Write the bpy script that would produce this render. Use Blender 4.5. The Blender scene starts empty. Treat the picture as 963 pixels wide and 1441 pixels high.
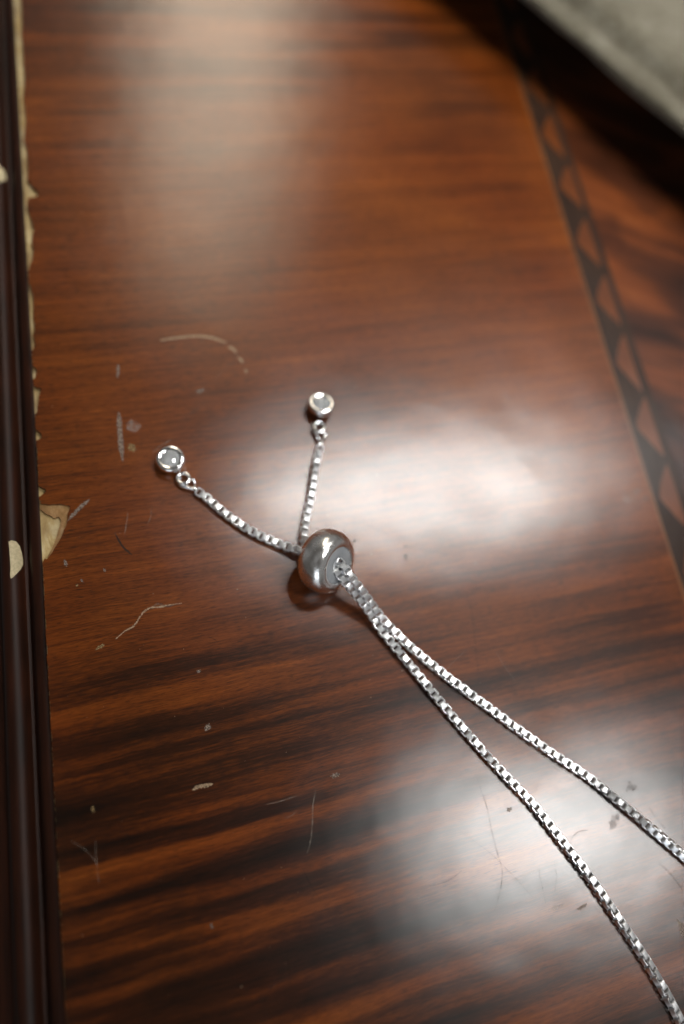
import bpy, bmesh, math, random
from mathutils import Vector, Matrix, noise

random.seed(11)
MM = 0.001                                  # the script works in millimetres, the scene is in metres
scene = bpy.context.scene
COL = scene.collection

# ------------------------------------------------------------------ camera
F_PX, CX, CY = 1041.0, 481.5, 720.5         # focal length and centre in photograph pixels (963 x 1441)
CAM_H = 95.8                                # mm above the table
R = Matrix(((0.96494237, 0.09702126, -0.24387109),
            (-0.17092853, 0.93741113, -0.30338722),
            (0.19917246, 0.33443571, 0.92113142)))
cam = bpy.data.cameras.new('camera')
cam_ob = bpy.data.objects.new('camera', cam)
COL.objects.link(cam_ob)
cam_ob.matrix_world = Matrix.Translation((0, 0, CAM_H * MM)) @ R.to_4x4()
cam.sensor_fit = 'VERTICAL'
cam.sensor_height = 36.0
cam.sensor_width = 24.0
cam.lens = 36.0 * F_PX / 1441.0
cam.clip_start = 0.002
cam.clip_end = 20.0
cam.dof.use_dof = True
cam.dof.focus_distance = 0.0925
cam.dof.aperture_fstop = 6.2
scene.camera = cam_ob


def at(px, py, z=0.0):
    """the point (mm) at height z that the photograph shows at a pixel"""
    r = R @ Vector((px - CX, -(py - CY), -F_PX))
    t = (z - CAM_H) / r.z
    return Vector((r.x * t, r.y * t, z))


# ------------------------------------------------------------------ world, lamps, exposure
world = bpy.data.worlds.new('World')
scene.world = world
world.use_nodes = True
wt = world.node_tree
wb = wt.nodes['Background']
# dim indoor surroundings: uneven patches added for the metal to reflect
tc = wt.nodes.new('ShaderNodeTexCoord')
wn = wt.nodes.new('ShaderNodeTexNoise')
wn.inputs['Scale'].default_value = 1.6
wn.inputs['Detail'].default_value = 1.5
wt.links.new(tc.outputs['Generated'], wn.inputs['Vector'])
wr = wt.nodes.new('ShaderNodeValToRGB')
wr.color_ramp.elements[0].position, wr.color_ramp.elements[0].color = 0.40, (0.40, 0.37, 0.34, 1)
wr.color_ramp.elements[1].position, wr.color_ramp.elements[1].color = 0.62, (1.0, 0.98, 0.95, 1)
wt.links.new(wn.outputs[0], wr.inputs[0])
wt.links.new(wr.outputs[0], wb.inputs['Color'])
wb.inputs['Strength'].default_value = 0.15


def area(name, loc, sx, sy, radiance, color, target=(30, 30, 0), rot=0.0, spread=180.0):
    l = bpy.data.lights.new(name, 'AREA')
    l.shape = 'RECTANGLE'
    l.size, l.size_y = sx * MM, sy * MM
    l.energy = radiance * math.pi * (sx * MM) * (sy * MM)
    l.color = color
    l.spread = math.radians(spread)
    o = bpy.data.objects.new(name, l)
    COL.objects.link(o)
    loc = Vector(loc) * MM
    zax = (loc - Vector(target) * MM).normalized()
    xax = Vector((math.cos(rot), math.sin(rot), 0))
    yax = zax.cross(xax).normalized()
    xax = yax.cross(zax).normalized()
    o.matrix_world = Matrix.Translation(loc) @ Matrix((xax, yax, zax)).transposed().to_4x4()
    return o


for k, rad in enumerate((1.75, 2.35, 1.85, 0.8)):   # a long ceiling fitting as four panels, beams narrowed to darken the near left
    area('ceiling_lamp', (335 + 190 * k, 535 - 13 * k, 1400), 186, 84, rad, (1.0, 0.98, 0.945), (160, 160, 0), math.radians(-4), 18.0)
for k in range(2):                          # a second, dimmer one nearer the viewer
    area('ceiling_lamp', (600 + 225 * k, -200 - 30 * k, 1400), 215, 170, 0.85, (1.0, 0.985, 0.96), (175, 50, 0), math.radians(-8), 20.0)
area('window', (285, 1800, 1400), 400, 1500, 0.35, (1.0, 0.87, 0.68), (60, 200, 0), math.radians(-9), 40.0)
area('window', (-500, -1500, 520), 900, 900, 1.6, (0.88, 0.94, 1.0), rot=math.radians(20))
area('glint_lamp', (1215, 531, 1400), 90, 90, 9, (0.95, 0.98, 1.0))  # small lamp added to put a pale spot on the inlay

scene.view_settings.view_transform = 'Standard'
scene.view_settings.look = 'None'
scene.view_settings.exposure = 0.22
scene.view_settings.gamma = 1.0
scene.render.engine = 'CYCLES'
scene.cycles.use_denoising = True
scene.cycles.max_bounces = 10
scene.cycles.glossy_bounces = 6
scene.cycles.transmission_bounces = 8
scene.cycles.sample_clamp_indirect = 6.0


# ------------------------------------------------------------------ materials
class NT:
    def __init__(self, name):
        m = bpy.data.materials.new(name)
        m.use_nodes = True
        self.m, self.t = m, m.node_tree
        self.b = self.t.nodes['Principled BSDF']

    def n(self, kind, **kw):
        nd = self.t.nodes.new(kind)
        for k, v in kw.items():
            setattr(nd, k, v)
        return nd

    def link(self, a, b):
        self.t.links.new(a, b)

    def val(self, sock, v):
        if hasattr(v, 'is_output'):
            self.link(v, sock)
        else:
            sock.default_value = v

    def math(self, op, a, b=0.0, c=0.0, clamp=False):
        nd = self.n('ShaderNodeMath', operation=op, use_clamp=clamp)
        for s, v in zip(nd.inputs, (a, b, c)):
            self.val(s, v)
        return nd.outputs[0]

    def coords(self, rot=0.0):
        """object coordinates in mm, turned about z"""
        tc = self.n('ShaderNodeTexCoord')
        mp = self.n('ShaderNodeMapping')
        mp.inputs['Scale'].default_value = (1000, 1000, 1000)
        mp.inputs['Rotation'].default_value = (0, 0, rot)
        self.link(tc.outputs['Object'], mp.inputs['Vector'])
        return mp.outputs[0]

    def stretch(self, v, sx, sy, sz=1.0, off=(0, 0, 0)):
        mp = self.n('ShaderNodeMapping')
        mp.inputs['Scale'].default_value = (sx, sy, sz)
        mp.inputs['Location'].default_value = off
        self.link(v, mp.inputs['Vector'])
        return mp.outputs[0]

    def noise(self, v, scale=1.0, detail=3.0, rough=0.5, dist=0.0):
        nd = self.n('ShaderNodeTexNoise')
        self.link(v, nd.inputs['Vector'])
        nd.inputs['Scale'].default_value = scale
        nd.inputs['Detail'].default_value = detail
        nd.inputs['Roughness'].default_value = rough
        nd.inputs['Distortion'].default_value = dist
        return nd.outputs[0]

    def rng(self, v, a, b, c, d, smooth=False):
        nd = self.n('ShaderNodeMapRange')
        if smooth:
            nd.interpolation_type = 'SMOOTHSTEP'
        self.link(v, nd.inputs[0])
        for i, x in enumerate((a, b, c, d)):
            self.val(nd.inputs[i + 1], x)
        return nd.outputs[0]

    def ramp(self, v, stops):
        nd = self.n('ShaderNodeValToRGB')
        el = nd.color_ramp.elements
        el[0].position, el[0].color = stops[0][0], (*stops[0][1], 1)
        el[1].position, el[1].color = stops[-1][0], (*stops[-1][1], 1)
        for p, c in stops[1:-1]:
            e = el.new(p)
            e.color = (*c, 1)
        self.link(v, nd.inputs[0])
        return nd.outputs[0]

    def mix(self, f, a, b, mode='MIX'):
        nd = self.n('ShaderNodeMix', data_type='RGBA', blend_type=mode)
        self.val(nd.inputs[0], f)
        for s, v in ((nd.inputs[6], a), (nd.inputs[7], b)):
            if hasattr(v, 'is_output'):
                self.link(v, s)
            else:
                s.default_value = (*v, 1)
        return nd.outputs[2]

    def bump(self, h, dist_mm, strength=1.0, prev=None):
        nd = self.n('ShaderNodeBump')
        nd.inputs['Strength'].default_value = strength
        nd.inputs['Distance'].default_value = dist_mm * MM
        self.link(h, nd.inputs['Height'])
        if prev is not None:
            self.link(prev, nd.inputs['Normal'])
        return nd.outputs[0]

    def set(self, **kw):
        for k, v in kw.items():
            s = self.b.inputs[k.replace('_', ' ')]
            if isinstance(v, tuple) and len(v) == 3:
                v = (*v, 1)
            self.val(s, v)


def lacquer(nt, p, fiber, rough=0.20, coat=1.0):
    """old varnish: slightly wavy, with worn and greasy patches"""
    wavy = nt.noise(p, 0.11, 2.0)
    grit = nt.noise(p, 3.2, 3.0, 0.6)
    nrm = nt.bump(wavy, 0.055, 1.0)
    nrm = nt.bump(fiber, 0.0028, 1.0, nrm)
    nrm = nt.bump(grit, 0.0009, 1.0, nrm)
    smear = nt.noise(p, 0.05, 2.0, 0.5)
    rr = nt.rng(smear, 0.25, 0.75, rough - 0.03, rough + 0.04)
    nt.set(Normal=nrm, Roughness=0.6, Specular_IOR_Level=0.0)
    # varnish over the wood: a clear gloss and a duller sheen, both by Fresnel
    g1 = nt.n('ShaderNodeBsdfGlossy', distribution='BECKMANN')
    g2 = nt.n('ShaderNodeBsdfGlossy', distribution='BECKMANN')
    nt.link(rr, g1.inputs['Roughness'])
    g2.inputs['Roughness'].default_value = rough + 0.12
    for g in (g1, g2):
        g.inputs['Color'].default_value = (coat, coat, coat, 1)
        nt.link(nrm, g.inputs['Normal'])
    mg = nt.n('ShaderNodeMixShader')
    mg.inputs[0].default_value = 0.30
    nt.link(g1.outputs[0], mg.inputs[1])
    nt.link(g2.outputs[0], mg.inputs[2])
    fr = nt.n('ShaderNodeFresnel')
    fr.inputs['IOR'].default_value = 1.46
    nt.link(nrm, fr.inputs['Normal'])
    mx = nt.n('ShaderNodeMixShader')
    nt.link(fr.outputs[0], mx.inputs[0])
    nt.link(nt.b.outputs[0], mx.inputs[1])
    nt.link(mg.outputs[0], mx.inputs[2])
    out = [n for n in nt.t.nodes if n.type == 'OUTPUT_MATERIAL'][0]
    nt.link(mx.outputs[0], out.inputs['Surface'])


def wood_field():
    nt = NT('ribbon_mahogany')
    p = nt.coords(math.radians(-3.6))
    sep = nt.n('ShaderNodeSeparateXYZ')
    nt.link(p, sep.inputs[0])
    x, y = sep.outputs[0], sep.outputs[1]
    w1 = nt.math('SUBTRACT', nt.noise(p, 0.018, 2.0), 0.5)
    w2 = nt.math('SUBTRACT', nt.noise(nt.stretch(p, 0.10, 0.16), 1.0, 2.0), 0.5)
    yw = nt.math('ADD', y, nt.math('MULTIPLY', w1, 2.5))
    yw = nt.math('ADD', yw, nt.math('MULTIPLY', w2, 0.5))
    cmb = nt.n('ShaderNodeCombineXYZ')
    nt.link(x, cmb.inputs[0])
    nt.link(yw, cmb.inputs[1])
    q = cmb.outputs[0]
    band = nt.noise(nt.stretch(q, 0.017, 0.285, off=(3.1, 1.7, 0)), 1.0, 1.2, 0.5)
    strk = nt.noise(nt.stretch(q, 0.026, 1.15, off=(7.7, 2.2, 4)), 1.0, 2.5, 0.55)
    fine = nt.noise(nt.stretch(q, 0.09, 2.6, off=(1.2, 5.5, 9)), 1.0, 3.0, 0.65)
    fiber = nt.noise(nt.stretch(q, 0.55, 6.5, off=(0.2, 0.5, 3)), 1.0, 3.0, 0.7)
    blot = nt.noise(p, 0.035, 2.0)
    low = nt.rng(y, 26.0, -6.0, 0.0, 1.0, True)          # bolder figure in this end of the veneer, plus painted shade
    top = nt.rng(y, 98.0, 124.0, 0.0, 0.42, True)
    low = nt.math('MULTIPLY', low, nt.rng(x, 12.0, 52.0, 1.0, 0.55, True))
    fig_shade = nt.math('MAXIMUM', low, top)
    amp_b = nt.rng(fig_shade, 0, 1, 0.16, 0.98)
    amp_s = nt.rng(fig_shade, 0, 1, 0.19, 0.30)
    v = nt.math('MULTIPLY', nt.math('SUBTRACT', band, 0.5), amp_b)
    v = nt.math('ADD', v, nt.math('MULTIPLY', nt.math('SUBTRACT', strk, 0.5), amp_s))
    v = nt.math('ADD', v, nt.math('MULTIPLY', nt.math('SUBTRACT', fine, 0.5), 0.28))
    v = nt.math('ADD', v, nt.math('MULTIPLY', nt.math('SUBTRACT', fiber, 0.5), 0.36))
    v = nt.math('ADD', v, nt.math('MULTIPLY', nt.math('SUBTRACT', blot, 0.5), 0.30))
    v = nt.math('ADD', v, nt.rng(fig_shade, 0, 1, 0.505, 0.345))  # shade of the near left corner painted in along with the figure
    col = nt.ramp(v, [(0.20, (0.008, 0.0036, 0.0018)), (0.36, (0.034, 0.0095, 0.0027)), (0.50, (0.114, 0.0282, 0.0046)),
                      (0.64, (0.202, 0.0540, 0.0076)), (0.84, (0.315, 0.102, 0.0150))])
    red = nt.noise(p, 0.05, 2.0)
    col = nt.mix(nt.rng(red, 0.42, 0.7, 0.0, 0.35), col, (0.85, 0.55, 0.5), 'MULTIPLY')
    pore = nt.noise(nt.stretch(q, 0.75, 8.0, off=(5, 5, 5)), 1.0, 1.0)
    col = nt.mix(nt.rng(pore, 0.58, 0.68, 0.0, 0.55), col, (0.016, 0.007, 0.004))
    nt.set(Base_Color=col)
    lacquer(nt, p, fine)
    return nt.m


def wood_cross():
    nt = NT('figured_dark_veneer')
    p = nt.coords(math.radians(28))
    w = nt.noise(p, 0.035, 3.0, 0.55, 0.6)
    sw = nt.noise(nt.stretch(p, 0.022, 0.09, off=(3.3, 0.4, 0)), 1.0, 3.0, 0.55, 0.8)
    fine = nt.noise(nt.stretch(p, 0.08, 1.6), 1.0, 3.0, 0.6)
    v = nt.math('ADD', nt.math('MULTIPLY', w, 0.4), nt.math('MULTIPLY', sw, 0.75))
    v = nt.math('ADD', v, nt.math('MULTIPLY', fine, 0.12))
    col = nt.ramp(v, [(0.48, (0.013, 0.005, 0.003)), (0.62, (0.046, 0.0130, 0.005)), (0.74, (0.120, 0.031, 0.008)), (0.86, (0.18, 0.055, 0.013))])
    nt.set(Base_Color=col)
    lacquer(nt, p, fine, 0.20)
    return nt.m


def wood_plain(name, c0, c1, along='y', rough=0.21, coat=1.0):
    nt = NT(name)
    p = nt.coords()
    st = (1.8, 0.09) if along == 'y' else (0.09, 1.8)
    g = nt.noise(nt.stretch(p, *st), 1.0, 4.0, 0.6)
    b = nt.noise(p, 0.12, 3.0)
    v = nt.math('ADD', nt.math('MULTIPLY', g, 0.6), nt.math('MULTIPLY', b, 0.4))
    nt.set(Base_Color=nt.ramp(v, [(0.35, c0), (0.65, c1)]))
    lacquer(nt, p, g, rough, coat)
    return nt.m


def raw_wood(name, tone):
    nt = NT(name)
    p = nt.coords()
    g = nt.noise(nt.stretch(p, 0.9, 0.35), 1.0, 5.0, 0.65, 0.5)
    s = nt.noise(p, 1.3, 4.0, 0.7)
    d = nt.noise(p, 0.22, 3.0)
    col = nt.ramp(g, [(0.3, (0.28, 0.18, 0.065)), (0.5, (0.46, 0.34, 0.155)), (0.7, (0.60, 0.51, 0.31))])
    col = nt.mix(nt.rng(s, 0.60, 0.74, 0.0, 0.75), col, (0.17, 0.12, 0.06))
    col = nt.mix(nt.rng(d, 0.45, 0.65, 0.0, 0.7), col, (0.22, 0.14, 0.06))
    col = nt.mix(1.0, col, (tone, tone * (0.35 + 0.60 * tone) / 0.95, tone * (0.1 + 0.85 * tone) / 0.95), 'MULTIPLY')
    nt.set(Base_Color=col, Roughness=0.75, Specular_IOR_Level=0.25, Normal=nt.bump(s, 0.10))
    return nt.m


def mark_mat(name, c, rough=0.6, vary=0.35, solid=1.0):
    """bare or whitened wear; broken up where solid < 1"""
    nt = NT(name)
    p = nt.coords()
    s = nt.noise(p, 2.4, 4.0, 0.75)
    g = nt.noise(p, 5.5, 3.0, 0.7)
    dark = tuple(x * (1 - vary) for x in c)
    nt.set(Base_Color=nt.ramp(s, [(0.35, dark), (0.62, c)]), Roughness=rough, Specular_IOR_Level=0.2, Normal=nt.bump(g, 0.05))
    if solid < 1:
        nt.set(Alpha=nt.rng(g, 0.36, 0.60, solid * 0.5, solid))
    return nt.m


def bloom_mat(name, c, amount):
    """thin milky bloom in the varnish: mostly clear, patchy"""
    nt = NT(name)
    p = nt.coords()
    s = nt.noise(p, 1.7, 4.0, 0.7)
    nt.set(Base_Color=c, Roughness=0.5, Specular_IOR_Level=0.3, Alpha=nt.rng(s, 0.35, 0.7, 0.0, amount))
    return nt.m


def metal(name, c, r0, r1, bump=0.0):
    nt = NT(name)
    p = nt.coords()
    s = nt.noise(p, 1.2, 3.0, 0.6)
    nt.set(Base_Color=c, Metallic=1.0, Roughness=nt.rng(s, 0.3, 0.7, r0, r1))
    if bump:
        nt.set(Normal=nt.bump(nt.noise(p, 0.7, 2.0), bump))
    return nt.m


def cloth_mat():
    nt = NT('grey_cotton')
    p = nt.coords()
    m1 = nt.noise(p, 0.16, 4.0, 0.6)
    m2 = nt.noise(p, 0.9, 3.0, 0.6)
    wv = nt.n('ShaderNodeTexWave', wave_type='BANDS', bands_direction='DIAGONAL')
    nt.link(p, wv.inputs['Vector'])
    wv.inputs['Scale'].default_value = 0.9
    wv.inputs['Distortion'].default_value = 3.0
    v = nt.math('ADD', nt.math('MULTIPLY', m1, 0.65), nt.math('MULTIPLY', m2, 0.35))
    col = nt.ramp(v, [(0.34, (0.092, 0.080, 0.054)), (0.5, (0.135, 0.121, 0.087)), (0.66, (0.185, 0.170, 0.130))])
    h = nt.math('ADD', nt.math('MULTIPLY', wv.outputs[1], 0.3), m2)
    nt.set(Base_Color=col, Roughness=0.95, Specular_IOR_Level=0.1, Sheen_Weight=0.25, Normal=nt.bump(h, 0.25))
    return nt.m


def silicone_mat():
    nt = NT('grey_silicone')
    p = nt.coords()
    s = nt.noise(p, 0.8, 3.0)
    nt.set(Base_Color=nt.ramp(s, [(0.3, (0.21, 0.225, 0.24)), (0.7, (0.27, 0.285, 0.30))]), Roughness=0.55,
           Subsurface_Weight=0.0, Specular_IOR_Level=0.4)
    return nt.m


def crystal_mat():
    nt = NT('clear_crystal')
    p = nt.coords()
    s = nt.noise(p, 3.0, 2.0)
    nt.set(Base_Color=(0.94, 0.96, 0.98), Roughness=nt.rng(s, 0.3, 0.7, 0.03, 0.07), IOR=2.0, Transmission_Weight=0.72)
    return nt.m


M = dict(
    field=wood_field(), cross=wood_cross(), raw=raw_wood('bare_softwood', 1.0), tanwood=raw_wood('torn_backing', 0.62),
    ebony=wood_plain('dark_stained_inlay', (0.018, 0.010, 0.007), (0.034, 0.018, 0.011), coat=0.7),
    satin=wood_plain('orange_inlay', (0.066, 0.019, 0.006), (0.120, 0.034, 0.009)),
    string=wood_plain('stringing', (0.09, 0.034, 0.012), (0.15, 0.058, 0.018)),
    mould=wood_plain('moulding_mahogany', (0.012, 0.0055, 0.0037), (0.034, 0.0106, 0.0053), rough=0.46, coat=0.35),
    pale=mark_mat('bare_scuff', (0.42, 0.30, 0.19), solid=0.95),
    white=mark_mat('whitened_scuff', (0.32, 0.25, 0.20), vary=0.6, solid=0.75),
    tan=mark_mat('tan_chip', (0.30, 0.20, 0.09), solid=0.8),
    cream=mark_mat('cream_chip', (0.60, 0.51, 0.32), vary=0.3),
    dark=mark_mat('dark_scratch', (0.030, 0.018, 0.012), 0.8),
    hair=bloom_mat('faint_hairline', (0.05, 0.033, 0.025), 0.6),
    hairpale=bloom_mat('faint_pale_hairline', (0.38, 0.31, 0.25), 0.5),
    bloom=bloom_mat('milky_bloom', (0.50, 0.46, 0.42), 0.35),
    silver=metal('silver_chain', (0.87, 0.88, 0.895), 0.30, 0.44),
    steel=metal('polished_steel', (0.93, 0.925, 0.915), 0.20, 0.29, 0.05),
    bright=metal('bright_silver', (0.90, 0.905, 0.91), 0.10, 0.20),
    silicone=silicone_mat(), crystal=crystal_mat(), cloth=cloth_mat(),
)


# ------------------------------------------------------------------ mesh helpers (all input in mm)
def make(name, verts, faces, mat, parent=None, smooth=None, offset=(0, 0, 0)):
    """one mesh object; verts in mm relative to the object's own origin `offset` (mm, relative to the parent)"""
    me = bpy.data.meshes.new(name)
    me.from_pydata([(v[0] * MM, v[1] * MM, v[2] * MM) for v in verts], [], faces)
    bm = bmesh.new()
    bm.from_mesh(me)
    bmesh.ops.recalc_face_normals(bm, faces=bm.faces)
    bm.to_mesh(me)
    bm.free()
    me.materials.append(mat)
    if smooth is not None:
        me.polygons.foreach_set('use_smooth', [True] * len(me.polygons))
        me.set_sharp_from_angle(angle=math.radians(smooth))
    me.update()
    o = bpy.data.objects.new(name, me)
    COL.objects.link(o)
    o.location = Vector(offset) * MM
    o.parent = parent
    return o


def slab(poly, z1, z0):
    """a flat piece from an outline (list of x, y), top at z1 and bottom at z0"""
    n = len(poly)
    v = [(x, y, z1) for x, y in poly] + [(x, y, z0) for x, y in poly]
    f = [list(range(n)), list(range(2 * n - 1, n - 1, -1))]
    f += [[i, n + i, n + (i + 1) % n, (i + 1) % n] for i in range(n)]
    return v, f


def tube(path, radius, seg=10, closed=False, flat=1.0):
    pts = [Vector(p) for p in path]
    n = len(pts)
    verts, faces = [], []
    up = Vector((0.13, 0.27, 0.95)).normalized()
    for i, p in enumerate(pts):
        a = pts[(i - 1) % n] if closed or i else p
        b = pts[(i + 1) % n] if closed or i < n - 1 else p
        t = (b - a).normalized()
        s = t.cross(up)
        if s.length < 1e-4:
            s = t.cross(Vector((1, 0, 0)))
        s.normalize()
        u = s.cross(t)
        for k in range(seg):
            an = 2 * math.pi * k / seg
            verts.append(p + s * (radius * math.cos(an)) + u * (radius * flat * math.sin(an)))
    m = n if closed else n - 1
    for i in range(m):
        for k in range(seg):
            faces.append([i * seg + k, i * seg + (k + 1) % seg, ((i + 1) % n) * seg + (k + 1) % seg, ((i + 1) % n) * seg + k])
    if not closed:
        faces.append(list(range(seg)))
        faces.append(list(range((n - 1) * seg, n * seg)))
    return verts, faces


def lathe(profile, axis, seg=64):
    """profile: list of (radius, height along the axis)"""
    q = Vector(axis).to_track_quat('Z', 'Y')
    verts, faces = [], []
    for r, h in profile:
        for k in range(seg):
            a = 2 * math.pi * k / seg
            verts.append(q @ Vector((r * math.cos(a), r * math.sin(a), h)))
    for i in range(len(profile) - 1):
        for k in range(seg):
            faces.append([i * seg + k, i * seg + (k + 1) % seg, (i + 1) * seg + (k + 1) % seg, (i + 1) * seg + k])
    return verts, faces


def catmull(pts, per=14):
    P = [Vector(p) for p in pts]
    P = [P[0] * 2 - P[1]] + P + [P[-1] * 2 - P[-2]]
    out = []
    for i in range(1, len(P) - 2):
        a, b, c, d = P[i - 1:i + 3]
        for k in range(per):
            t = k / per
            out.append(0.5 * ((2 * b) + (c - a) * t + (2 * a - 5 * b + 4 * c - d) * t * t + (3 * b - a - 3 * c + d) * t ** 3))
    out.append(P[-2])
    return out


# ------------------------------------------------------------------ the table top (setting)
EDGE = -14.45                      # x of the veneer edge on the left
YA, YB = -110.0, 250.0
XR = 230.0
VEN = 0.70                        # veneer thickness
v, f = slab([(EDGE, YA), (XR, YA), (XR, YB), (EDGE, YB)], -VEN, -18.0)
table = make('table_top', v, f, M['raw'])
table['kind'] = 'structure'
table['label'] = 'dark reddish brown veneered table top with chipped left edge and inlaid band'

# left boundary of the veneer with the places where it has chipped away: (pixel on the photograph)
left_px = [(33, 12), (33, 20), (33, 60), (36, 90), (37, 118), (35, 135), (38, 150), (39, 170), (37, 188), (36, 198),
           (40, 206), (41, 225), (42, 246), (40, 253), (47, 260), (57, 270), (55, 276), (42, 279), (40, 292), (44, 300), (48, 312), (51, 322),
           (48, 334), (47, 341), (50, 350), (49, 362), (46, 370), (38, 384), (44, 400), (47, 408), (50, 418), (50, 432), (49, 448), (52, 456),
           (51, 466), (49, 472), (53, 484), (46, 494), (44, 502), (45, 514), (52, 520), (51, 528), (46, 534), (46, 543), (58, 546), (56, 556),
           (54, 566), (53, 577), (48, 583), (49, 604), (58, 609), (59, 616), (51, 620), (51, 640), (53, 670), (54, 684), (61, 687), (65, 689),
           (64, 693), (60, 696), (55.5, 699), (55, 703), (58.5, 708.5), (66, 709.5), (75, 709), (84, 709), (93, 710.5), (99, 712.5), (98, 718), (95, 723), (96, 730), (92, 743),
           (87, 755), (81, 765), (75, 775), (69, 784), (66, 787), (63, 786), (60.4, 792), (61, 810), (63.5, 840), (65, 870), (66.5, 900),
           (69.5, 950), (72.3, 1000), (75.4, 1050), (78.2, 1100), (81, 1150), (83.6, 1200), (86.3, 1250)]
left = []
for px, py in left_px:
    p = at(px + (-3.0 if py > 788 else -2.5 if py < 495 else 0), py)
    left.append((max(p.x, EDGE + 0.11), p.y))
bound = [(EDGE + 0.3, YB), (EDGE + 0.9, 190), (EDGE + 0.2, 160)] + left + [(EDGE + 0.12, -14), (EDGE + 0.10, -40), (EDGE + 0.14, YA)]
# slightly ragged line between the listed points
fine = []
for i in range(len(bound) - 1):
    a, b = Vector(bound[i]), Vector(bound[i + 1])
    k = max(1, int((b - a).length / 0.3)) if (b - a).length < 12 else 1
    for j in range(k):
        q = a.lerp(b, j / k)
        if j:
            q += Vector((random.uniform(-0.07, 0.07), random.uniform(-0.05, 0.05)))
        fine.append((max(q.x, EDGE + 0.04), q.y))
fine.append(bound[-1])
# inside the largest chip a torn middle layer is left along its upper and right side
pts = [(56, 707), (75, 707), (102, 711), (98, 730), (89, 757), (71, 786), (66, 788), (67, 781), (74, 768), (80, 752), (83, 742), (86, 731), (82, 726), (76, 728), (70, 724), (64, 722), (60, 718), (56.5, 716)]
lp = [at(*p) for p in pts]
v, f = slab([(max(p.x, EDGE + 0.05), p.y) for p in lp], -0.36, -VEN)
make('torn_layer', v, f, M['tanwood'], table)
INL = 74.85                        # left side of the inlay band
v, f = slab(fine + [(INL, YA), (INL, YB)], 0.0, -VEN)
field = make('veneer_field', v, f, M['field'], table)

v, f = slab([(INL, YA), (INL + 0.42, YA), (INL + 0.42, YB), (INL, YB)], 0.006, -VEN)
make('stringing_line', v, f, M['string'], table)
v, f = slab([(INL + 0.42, YA), (81.0, YA), (81.0, YB), (INL + 0.42, YB)], -0.004, -VEN)
band = make('inlay_band', v, f, M['ebony'], table)
v, f = slab([(81.0, YA), (XR, YA), (XR, YB), (81.0, YB)], 0.0, -VEN)
make('crossbanding', v, f, M['cross'], table)
# orange pieces of the sawtooth band, one by one, each slightly different
piece = [(0.0, 0.0), (0.35, 1.0), (1.15, 2.6), (2.15, 4.1), (3.15, 5.3), (3.25, 4.4), (3.3, 1.5), (3.28, -1.6), (3.25, -4.4), (3.1, -5.5), (2.1, -3.9), (1.2, -2.4), (0.45, -1.0)]
for k in range(-6, 14):
    y0 = 28.6 + 12.08 * k
    sx, sy = random.uniform(0.94, 1.04), random.uniform(0.95, 1.03)
    poly = [(x * sx + random.uniform(-.05, .05), y * sy + random.uniform(-.07, .07)) for x, y in piece]
    v, f = slab(poly[::-1], 0.006, -0.5)
    make('inlay_piece', v, f, M['satin'], band, offset=(76.35 + random.uniform(-.12, .12), y0 + random.uniform(-.25, .25), 0))

# edge moulding: one profile along the table's left side
prof = [(-13.99, -0.78), (-14.25, -0.76), (-14.55, -0.80), (-14.95, -0.95), (-15.3, -1.18), (-15.55, -1.6), (-15.7, -2.1), (-15.85, -2.75),
        (-16.15, -3.05), (-16.5, -3.0), (-16.8, -2.6), (-17.15, -2.15), (-17.6, -1.86), (-18.1, -1.78), (-18.6, -1.9), (-19.0, -2.2), (-19.3, -2.7), (-19.45, -3.3),
        (-19.6, -4.2), (-20.0, -4.7), (-20.8, -4.9), (-21.8, -5.2), (-22.6, -5.9), (-23.0, -7.0), (-23.1, -18.0), (-13.99, -18.0)]
prof = [(x - 0.45, z) for x, z in prof]
ys = [YA + (YB - YA) * i / 60 for i in range(61)]
verts, faces = [], []
for y in ys:
    for x, z in prof:
        w = noise.noise(Vector((x * 0.3, y * 0.06, z * 0.3))) * 0.06
        verts.append((x + (w if x < -14.6 else 0), y, z + (w * 0.6 if -17 < z < -0.8 else 0)))
n = len(prof)
for i in range(len(ys) - 1):
    for k in range(n):
        faces.append([i * n + k, i * n + (k + 1) % n, (i + 1) * n + (k + 1) % n, (i + 1) * n + k])
faces += [list(range(n)), list(range((len(ys) - 1) * n, len(ys) * n))]
mould = make('edge_moulding', verts, faces, M['mould'], table, smooth=35)


def bead_z(x):
    pts = prof[8:20]
    for (x0, z0), (x1, z1) in zip(pts, pts[1:]):
        if x1 <= x <= x0:
            return z0 + (z1 - z0) * (x - x0) / (x1 - x0)
    return -2.0


def mould_chip(outline_px):
    """a pale chip on the round bead of the moulding"""
    pts = [at(px, py, -2.0) for px, py in outline_px]
    c = sum(pts, Vector()) / len(pts)
    verts, faces = [], []
    rings = 5
    for r in range(1, rings + 1):
        for p in pts:
            q = c.lerp(p, r / rings)
            verts.append((q.x, q.y, bead_z(q.x) + 0.10 - 0.05 * (r / rings) ** 2))
    m = len(pts)
    verts.append((c.x, c.y, bead_z(c.x) + 0.10))
    for k in range(m):
        faces.append([len(verts) - 1, k, (k + 1) % m])
    for r in range(rings - 1):
        for k in range(m):
            faces.append([r * m + k, r * m + (k + 1) % m, (r + 1) * m + (k + 1) % m, (r + 1) * m + k])
    make('chip', verts, faces, M['cream'], mould, smooth=60)


mould_chip([(13, 763), (17, 761), (23, 762), (27, 767), (29.5, 776), (31, 786), (31, 793), (28.5, 800), (24, 807), (19, 813), (16, 815), (15, 810), (15.5, 800), (15, 788), (14, 775)])
mould_chip([(-8, 238), (-2, 232), (5, 236), (8, 245), (6, 253), (0, 258), (-6, 255)])

# ---- wear of the veneer: scuffs, chips, hairlines, each a thin mark of its own shape
LIFT = 0.012


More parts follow.
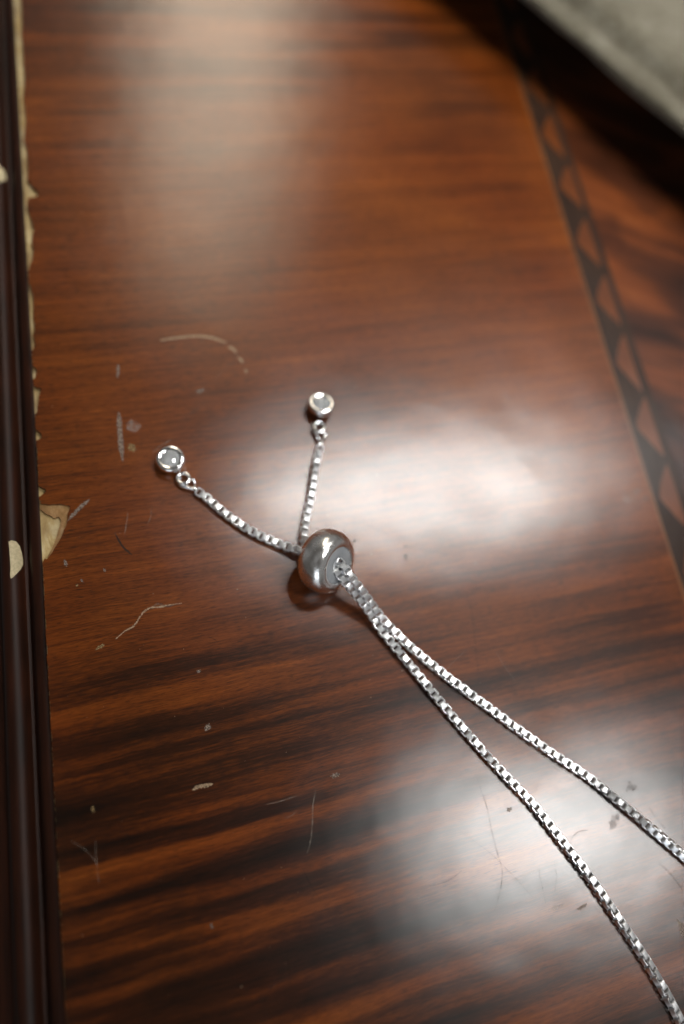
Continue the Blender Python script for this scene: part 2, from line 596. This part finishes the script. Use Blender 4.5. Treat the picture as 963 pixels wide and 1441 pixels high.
def ribbon(name, pts_px, w_px, mat, rag=0.25, taper=0.5, lift=LIFT, per=7):
    P = catmull([at(*p) for p in pts_px], per)
    verts, faces = [], []
    n = len(P)
    for i, p in enumerate(P):
        t = (P[min(i + 1, n - 1)] - P[max(i - 1, 0)]).normalized()
        s = Vector((-t.y, t.x, 0))
        e = min(i, n - 1 - i) / max(1, (n - 1) / 2)
        w = w_px * 0.1 * 0.5 * (1 - taper + taper * min(1, e * 2.2))
        a, b = w * (1 + random.uniform(-rag, rag)), w * (1 + random.uniform(-rag, rag))
        verts += [(p + s * a) + Vector((0, 0, lift)), (p - s * b) + Vector((0, 0, lift))]
    for i in range(n - 1):
        faces.append([2 * i, 2 * i + 1, 2 * i + 3, 2 * i + 2])
    return make(name, verts, faces, mat, field)


def patch(name, px, py, rx, ry, mat, rot=0.0, rag=0.25, lift=LIFT, n=14):
    c = at(px, py)
    verts = []
    for k in range(n):
        a = 2 * math.pi * k / n
        g = 1 + random.uniform(-rag, rag)
        x, y = rx * 0.1 * math.cos(a) * g, ry * 0.1 * math.sin(a) * g
        verts.append((c.x + x * math.cos(rot) - y * math.sin(rot), c.y + x * math.sin(rot) + y * math.cos(rot), lift))
    verts.append((c.x, c.y, lift + 0.004))
    return make(name, verts, [[n, k, (k + 1) % n] for k in range(n)], mat, field)


ribbon('scuff', [(226, 479), (240, 476.5), (258, 474.5), (278, 473), (297, 475), (311, 479.5), (319, 482)], 3.6, M['pale'], 0.2)
ribbon('scuff', [(322, 488), (328, 491), (333, 497)], 4.5, M['pale'], 0.4)
ribbon('scuff', [(335, 503), (339, 506), (342, 511)], 3.5, M['pale'], 0.4)
ribbon('scuff', [(345, 520), (348, 525)], 3, M['pale'], 0.4)
ribbon('scuff', [(167.5, 580), (168, 592), (168.5, 606), (170, 620), (171, 632), (173, 650)], 7.0, M['white'], 0.15, 0.75)
ribbon('scuff', [(167, 512), (166, 522), (165.5, 532)], 3.5, M['white'], 0.4, 0.8)
patch('scuff', 188, 600, 9, 11, M['bloom'])
patch('scuff', 186, 630, 5.5, 6, M['tan'], rag=0.4)
patch('scuff', 282, 550, 6.5, 3.2, M['white'], 0.3)
ribbon('scuff', [(216, 636), (226, 628), (241, 619)], 1.8, M['hairpale'])
ribbon('scuff', [(95.5, 733), (103, 725), (112, 715), (120, 708), (127, 702)], 4.6, M['white'], 0.3, 0.9)
ribbon('scratch', [(163, 752), (167, 760), (173, 769), (179, 775), (186, 781)], 2.4, M['dark'])
ribbon('scratch', [(161.5, 750), (164, 754), (167, 759)], 1.6, M['hairpale'])
ribbon('scratch', [(163, 899), (176, 888), (188, 881), (196, 870), (203, 861), (212, 855), (226, 854), (240, 851), (256, 849)], 2.0, M['pale'], 0.6)
ribbon('scratch', [(212, 857), (222, 850), (236, 853), (247, 850)], 1.6, M['hairpale'], 0.6)
ribbon('chip', [(271, 1112), (280, 1107), (290, 1105), (300, 1103)], 4.2, M['pale'], 0.5, 0.8)
patch('chip', 292, 1023.5, 5, 3.5, M['white'], 0.6, 0.4)
patch('chip', 141, 910.5, 5.5, 2.2, M['tan'], 0.4, 0.4)
patch('chip', 92.5, 793, 2.2, 4.0, M['white'], 0.2, 0.4)
patch('chip', 115.5, 817, 1.5, 2.6, M['white'], 0.2, 0.4)
patch('chip', 108.8, 824, 1.5, 1.5, M['tan'], 0.2, 0.4)
patch('chip', 147, 802, 1.5, 3, M['white'], 0.2, 0.4)
patch('chip', 280, 945, 2.6, 1.8, M['white'], 0.2, 0.4)
patch('chip', 131, 1139, 1.8, 3.5, M['tan'], 0.2, 0.4)
patch('chip', 471, 1091, 6, 2.4, M['white'], 0.2, 0.5)
patch('chip', 298, 1303, 1.6, 3.2, M['white'], 0.2, 0.4)
ribbon('scratch', [(446, 1108), (441, 1130), (440, 1155), (437, 1185), (433, 1200)], 1.6, M['hairpale'], 0.5)
ribbon('scratch', [(671, 1094), (678, 1114), (685.5, 1137), (692, 1168), (700, 1200), (706, 1220), (706.5, 1238), (702, 1262), (696, 1282)], 1.5, M['hair'])
ribbon('scratch', [(593, 1248), (608, 1246), (623, 1242), (638, 1235), (650, 1225)], 1.5, M['hair'])
ribbon('scratch', [(644, 1166), (668, 1184), (694, 1204), (722, 1232), (750, 1263)], 0.8, M['hair'])
ribbon('scratch', [(926, 1214), (938, 1224), (948, 1235), (962, 1255)], 1.8, M['hair'])
ribbon('scratch', [(913, 1134), (924, 1152), (938, 1168)], 1.4, M['hair'])
ribbon('scratch', [(762, 1208), (759, 1228), (764, 1250), (768, 1272)], 1.0, M['hair'])
ribbon('scratch', [(780, 1212), (783, 1232), (781, 1256)], 1.0, M['hair'])
ribbon('scratch', [(802, 1190), (806, 1178), (816, 1170), (828, 1168)], 1.2, M['hair'])
patch('scuff', 864, 1157, 11, 5, M['hair'], 0.5, 0.5)
patch('scuff', 889, 1108, 7, 8, M['hair'], 0.5, 0.5)
patch('chip', 717, 1139, 4, 2.6, M['white'], 0.2, 0.4)
patch('scuff', 962, 1312, 5, 13, M['white'], 0.15, 0.35)
patch('scuff', 783, 1277, 9, 3, M['bloom'], 0.1, 0.4)
patch('scuff', 820, 1276, 7, 2.6, M['white'], 0.1, 0.4)
ribbon('scratch', [(490, 731), (515, 738), (535, 747), (552, 753)], 1.3, M['hair'])
ribbon('scratch', [(566, 768), (580, 771), (601, 774)], 1.4, M['hair'])
patch('chip', 571, 768.5, 3, 2.2, M['hair'], 0, 0.5)
patch('chip', 571, 783, 2.6, 5, M['white'], 0, 0.5)
patch('chip', 541, 710, 4.5, 2.6, M['hair'], 0.3, 0.5)
patch('chip', 499, 761, 3.4, 2.6, M['white'], 0.3, 0.5)
ribbon('scratch', [(726, 645), (740, 652), (752, 664), (778, 676)], 1.6, M['hair'])
ribbon('scratch', [(612, 735), (640, 732), (665, 728), (694, 722), (704, 712)], 1.6, M['hair'])
ribbon('scratch', [(700, 704), (722, 698), (748, 690), (764, 678)], 1.2, M['hair'])
ribbon('scratch', [(668, 604), (688, 603), (706, 600)], 3.2, M['bloom'])
ribbon('scratch', [(318, 658), (334, 648), (350, 634), (362, 622)], 2.2, M['hairpale'])
ribbon('scratch', [(352, 620), (368, 617), (384, 613)], 2.2, M['hairpale'])
ribbon('scratch', [(176, 752), (178, 736), (180, 722)], 1.2, M['hairpale'])
ribbon('scratch', [(206, 740), (212, 728), (213, 712)], 1.2, M['hairpale'])
ribbon('scratch', [(656, 832), (664, 862), (668, 898), (673, 946)], 1.2, M['hair'])
ribbon('scratch', [(620, 872), (642, 890), (660, 906)], 1.0, M['hair'])
ribbon('scratch', [(694, 912), (712, 940), (732, 968)], 1.0, M['hairpale'])
ribbon('scratch', [(843, 748), (846, 757), (845, 764)], 2.4, M['hairpale'])
patch('scuff', 884, 702, 9, 6, M['bloom'], 0.4, 0.5)
patch('scuff', 896, 692, 7, 5, M['bloom'], 0.1, 0.5)
patch('scuff', 910, 700, 5, 4, M['bloom'], 0.1, 0.5)
for k in range(24):                          # short hairlines from years of use
    x, y = random.uniform(90, 880), random.uniform(480, 1400)
    a, l = random.uniform(0, math.pi), random.uniform(14, 60)
    c, b = math.cos(a) * l, math.sin(a) * l
    ribbon('scratch', [(x, y), (x + c * .5 + random.uniform(-3, 3), y + b * .5 + random.uniform(-3, 3)), (x + c, y + b)], random.uniform(0.6, 1.1), M[random.choice(['hair', 'hairpale'])], per=4)

# dust and grit on the varnish: past counting
verts, faces = [], []
for k in range(240):
    x, y = random.uniform(-13.5, 74), random.uniform(-40, 90)
    s = 0.025 + 0.07 * random.random() ** 4
    n0 = len(verts)
    for j in range(5):
        a = 2 * math.pi * j / 5 + random.uniform(-.4, .4)
        verts.append((x + s * math.cos(a) * random.uniform(.6, 1.4), y + s * math.sin(a), 0.010))
    verts.append((x, y, 0.010 + s * 0.5))
    faces += [[n0 + 5, n0 + j, n0 + (j + 1) % 5] for j in range(5)]
dust = make('dust', verts, faces, M['pale'], table)
dust['kind'] = 'stuff'

# ------------------------------------------------------------------ the necklace
root = bpy.data.objects.new('necklace', None)
root.empty_display_size = 0.005
COL.objects.link(root)
ORG = Vector((20.9, 23.7, 0))
root.location = ORG * MM
root['label'] = 'silver box chain with round steel slider bead and two crystal end drops'
root['category'] = 'necklace'

# slider bead
AX = Vector((0.60, -0.53, 0.60)).normalized()
BC = at(459.5, 789.5, 4.15)
half, rmid, rout = 2.15, 2.68, 4.25
pr = [(2.50, half - 0.35), (2.52, half - 0.08)]
for k in range(0, 33):
    a = math.pi * k / 32
    cs, sn = math.cos(a), math.sin(a)
    e = 2 / 2.25
    pr.append((rmid + (rout - rmid) * abs(sn) ** e, half * math.copysign(abs(cs) ** e, cs)))
pr += [(2.52, -half + 0.08), (2.50, -half + 0.35)]
v, f = lathe(pr, AX, 96)
bead = make('slider_bead', v, f, M['steel'], root, smooth=50, offset=BC - ORG)
cr = [(2.51, -half + 0.2), (2.3, -half + 0.12), (1.1, -half + 0.14), (0.75, -half + 0.5), (0.7, 0), (0.75, half - 0.55), (1.0, half - 0.22), (1.25, half - 0.16), (2.3, half - 0.12), (2.51, half - 0.18)]
v, f = lathe(cr, AX, 64)
make('silicone_core', v, f, M['silicone'], bead, smooth=40)

# one link of the box chain: a folded strip, a rounded rectangular ring
LW, LL, LT, LH, PITCH = 1.10, 1.02, 0.155, 0.73, 0.640
ol = []
for cx, cy, a0 in ((1, 1, 0), (-1, 1, 90), (-1, -1, 180), (1, -1, 270)):
    for k in range(4):
        ol.append((cx, cy, math.radians(a0 + 30 * k)))
ro, ri = 0.20, 0.05
ch = 0.045
sect = [(0, -LH / 2 + ch), (0, LH / 2 - ch), (ch, LH / 2), (LT - ch, LH / 2), (LT, LH / 2 - ch), (LT, -LH / 2 + ch), (LT - ch, -LH / 2), (ch, -LH / 2)]
verts, faces = [], []
for cx, cy, a in ol:
    for d, h in sect:
        r = ro - d * (ro - ri) / LT
        x = cx * (LL / 2 - ro) + math.cos(a) * r
        y = cy * (LW / 2 - ro) + math.sin(a) * r
        # outer face slightly crowned
        verts.append((x, y, h))
m, s = len(ol), len(sect)
for i in range(m):
    for k in range(s):
        faces.append([i * s + k, i * s + (k + 1) % s, ((i + 1) % m) * s + (k + 1) % s, ((i + 1) % m) * s + k])
link0 = make('chain_link', verts, faces, M['silver'], root, smooth=38)
LINK_ME = link0.data
first = [True]


def strand(points, rolls):
    """links along a path; points in mm, rolls = [(fraction, degrees)]"""
    P = catmull(points, 24)
    acc = [0.0]
    for a, b in zip(P, P[1:]):
        acc.append(acc[-1] + (b - a).length)
    total = acc[-1]
    cnt = int(total / PITCH)
    j = 0

    def pos(d):
        d = min(max(d, 0), total - 1e-6)
        lo, hi = 0, len(acc) - 1
        while hi - lo > 1:
            mid = (lo + hi) // 2
            if acc[mid] <= d:
                lo = mid
            else:
                hi = mid
        return P[lo].lerp(P[lo + 1], (d - acc[lo]) / max(1e-9, acc[lo + 1] - acc[lo]))

    for i in range(cnt + 1):
        d = i * PITCH
        c = pos(d)
        t = (pos(d + 0.5) - pos(d - 0.5)).normalized()
        fr = d / total
        roll = rolls[-1][1]
        for (f0, r0), (f1, r1) in zip(rolls, rolls[1:]):
            if f0 <= fr <= f1:
                u = (fr - f0) / (f1 - f0)
                roll = r0 + (r1 - r0) * u * u * (3 - 2 * u)
                break
        roll = math.radians(roll + random.uniform(-8, 8) + (90 if i % 2 else 0))
        up = Vector((0, 0, 1))
        sd = up.cross(t).normalized()
        up = t.cross(sd)
        sd2 = sd * math.cos(roll) + up * math.sin(roll)
        up2 = t.cross(sd2)
        if first[0]:
            o = link0
            first[0] = False
        else:
            o = link0.copy()
            COL.objects.link(o)
            o.parent = root
        mt = Matrix((t, sd2, up2)).transposed().to_4x4()
        o.matrix_basis = Matrix.Translation((c - ORG) * MM) @ mt


Z0 = 0.67
perp = Vector((0.62, 0.78, 0)).normalized()
S1 = BC + AX * 0.7
A_pts = [S1 + Vector((0.15, 0.25, 0.35)), at(477, 790.5, 5.45), at(485, 798.5, 5.35), at(504, 824, 4.2), at(524.6, 852, 2.3), at(542, 875, 1.35), at(581, 913, Z0), at(630, 953, Z0), at(680.6, 990.6, Z0), at(731, 1028, Z0),
         at(781, 1063, Z0), at(831, 1096, Z0), at(881, 1136, 0.75), at(921, 1169, 0.8), at(961, 1203, 0.8), at(1000, 1236, 0.8)]
B_pts = [S1 + Vector((-0.15, -0.35, -0.3)), at(469, 797, 5.2), at(474, 805, 4.9), at(504, 841, 2.9), at(523, 866, 1.4), at(537, 887, 0.8), at(575, 933, Z0), at(620, 988, Z0), at(665.5, 1041, Z0), at(706, 1086, Z0),
         at(751, 1133.5, Z0), at(791, 1184, Z0), at(831, 1236, Z0), at(871, 1294, Z0), at(906, 1346, Z0), at(936, 1396, Z0), at(959, 1440, Z0), at(976, 1478, Z0)]
strand(A_pts, [(0, 12), (0.3, 4), (0.62, 0), (0.76, 14), (0.9, 44), (1, 45)])
strand(B_pts, [(0, 10), (0.4, 8), (0.7, -6), (0.85, -16), (1, -24)])
S2 = BC - AX * 1.4
C_pts = [S2 + Vector((0, 0.1, 0.2)), at(428, 777, 1.9), at(419, 774.5, 1.3), at(393, 765.5, 0.7), at(361.5, 751.5, Z0), at(338, 737.5, Z0), at(314, 720, Z0), at(290.5, 700, Z0), at(277, 690.5, 0.75)]
D_pts = [S2 + Vector((0.2, 0.5, 0.3)), at(432, 766, 2.2), at(427.5, 755, 1.5), at(430.6, 729, 0.7), at(436.5, 701.5, Z0), at(441, 670, Z0), at(445.5, 646, Z0), at(450, 629, 0.75)]
strand(C_pts, [(0, 0), (0.5, -8), (1, -4)])
strand(D_pts, [(0, 16), (0.5, 10), (0.75, 22), (1, 18)])


# the two crystal drops
def drop(center_px, loop_px, end_px, tilt, hook_side):
    base = at(*center_px, 0.95)
    base.z = 0.02 + 1.3 * math.hypot(*tilt)
    axis = Vector((tilt[0], tilt[1], 1)).normalized()
    off = base - ORG
    cup = [(0.0, 0.10), (0.9, 0.02), (1.35, 0.10), (1.70, 0.42), (1.90, 0.85), (1.96, 1.25), (1.93, 1.62), (1.84, 1.84), (1.70, 1.94), (1.42, 1.95), (1.20, 1.82), (1.15, 1.62), (1.08, 1.35), (0.70, 0.85), (0.0, 0.55)]
    v, f = lathe(cup, axis, 48)
    setting = make('bezel_setting', v, f, M['bright'], root, smooth=45, offset=off)
    q = axis.to_track_quat('Z', 'Y')
    # brilliant: table, crown facets, girdle, pavilion
    vs = []
    for r, h, nn, ph in ((0.55, 2.10, 8, 0.0), (0.90, 1.93, 8, 0.5), (1.16, 1.68, 16, 0.25), (1.16, 1.63, 16, 0.25), (0.62, 1.16, 8, 0.5)):
        for k in range(nn):
            a = 2 * math.pi * (k + ph) / nn
            vs.append(q @ Vector((r * math.cos(a), r * math.sin(a), h)))
    vs.append(q @ Vector((0, 0, 0.66)))
    # the hull of these rings is the closed faceted stone
    bm = bmesh.new()
    for p in vs:
        bm.verts.new(p)
    bmesh.ops.convex_hull(bm, input=bm.verts)
    bmesh.ops.dissolve_limit(bm, angle_limit=math.radians(2), verts=bm.verts, edges=bm.edges)
    bm.verts.index_update()
    hv = [tuple(p.co) for p in bm.verts]
    hf = [[p.index for p in fa.verts] for fa in bm.faces]
    bm.free()
    make('crystal', hv, hf, M['crystal'], setting)
    # loop soldered to the setting
    lc = at(*loop_px, 0.8)
    d = (at(*end_px, 0.8) - at(*center_px, 0.8))
    d.z = 0
    d.normalize()
    s = Vector((-d.y, d.x, 0))
    nrm = Vector((0.12 * s.x, 0.12 * s.y, 1)).normalized()
    ring = []
    for k in range(28):
        a = 2 * math.pi * k / 28
        ring.append(d * (0.80 * math.cos(a)) + s * (0.78 * math.sin(a)) + Vector((0, 0, 0.10 * math.cos(a))))
    v, f = tube(ring, 0.27, 12, True)
    loop = make('loop', v, f, M['bright'], root, smooth=60, offset=lc - ORG)
    # open wire link from the loop to the chain
    e = at(*end_px, 0.75)
    k = hook_side
    g = [(-0.25, 0.15 * k, 0.95), (-0.35, 0.55 * k, 0.75), (0.15, 0.85 * k, 0.55), (0.75, 0.80 * k, 0.6), (1.15, 0.45 * k, 0.75)]
    path = [lc + d * a + s * b + Vector((0, 0, zz - 0.8)) for a, b, zz in g]
    path += [e.lerp(path[-1], 0.35), e, e + d * 0.45]
    v, f = tube([p - lc for p in catmull(path, 6)], 0.21, 10)
    make('wire_link', v, f, M['bright'], root, smooth=60, offset=lc - ORG)
    g = [(0.95, 0.62 * -k, 0.55), (0.70, 0.92 * -k, 0.5), (1.05, 1.02 * -k, 0.4), (1.5, 0.75 * -k, 0.42)]
    path = [lc + d * a + s * b + Vector((0, 0, zz - 0.8)) for a, b, zz in g] + [e.lerp(lc, 0.12) + s * (-0.25 * k), e + d * 0.2]
    v, f = tube([p - lc for p in catmull(path, 6)], 0.19, 10)
    make('wire_end', v, f, M['bright'], root, smooth=60, offset=lc - ORG)


drop((241, 649), (258.5, 673.5), (274, 688.5), (-0.04, 0.02), -1)
drop((451.5, 575), (449.5, 601.5), (451, 626), (0.02, 0.20), -1)

# ------------------------------------------------------------------ the grey cloth at the far right corner
e0, e1 = at(740, 0, 9.7), at(963, 186, 9.7)
ed = (e1 - e0).normalized()
inn = Vector((-ed.y, ed.x, 0))
if inn.x < 0:
    inn = -inn
prof = [(16.0, 0.02), (13.0, 2.0), (9.0, 5.0), (5.0, 7.2), (2.0, 8.4), (0.6, 8.9), (0.0, 9.7), (0.3, 10.5), (1.1, 10.9), (2.2, 11.1), (3.2, 11.2), (4.2, 11.5), (5.0, 12.9), (5.8, 13.3), (6.5, 12.4), (7.1, 8.6), (7.9, 8.0), (8.7, 11.0), (9.6, 11.8),
        (12, 12.1), (16, 12.4), (22, 12.2), (30, 12.5), (42, 12.2), (60, 12.0), (80, 12.1), (82, 11), (82.5, 6), (82, 0.02)]
NT_ = 110
verts, faces = [], []
T0, T1 = -45.0, 95.0
for i in range(NT_ + 1):
    t = T0 + (T1 - T0) * i / NT_
    gfade = min(1, max(0, (t - 8) / 14))             # the seam opens towards the near end
    for s, z in prof:
        zz = z
        if 6.8 < s < 8.2:
            zz = z + (1 - gfade) * 3.0
        nv = Vector((t * 0.05, s * 0.09, z * 0.1))
        wob = noise.noise(nv) * 0.9 + noise.noise(nv * 4) * 0.25
        p = e0 + ed * t + inn * (s + wob * (0.6 if s < 80 else 0))
        zz = max(0.02, zz + (noise.noise(nv * 2 + Vector((5, 2, 1))) * 0.55 if z > 1 else 0))
        verts.append((p.x - e0.x, p.y - e0.y, zz))
n = len(prof)
for i in range(NT_):
    for k in range(n):
        faces.append([i * n + k, i * n + (k + 1) % n, (i + 1) * n + (k + 1) % n, (i + 1) * n + k])
faces += [list(range(n)), list(range(NT_ * n, (NT_ + 1) * n))]
cloth = make('folded_cloth', verts, faces, M['cloth'], smooth=70, offset=(e0.x, e0.y, 0))
cloth['label'] = 'folded pale grey cloth with a thick hemmed edge lying on the table'
cloth['category'] = 'cloth'
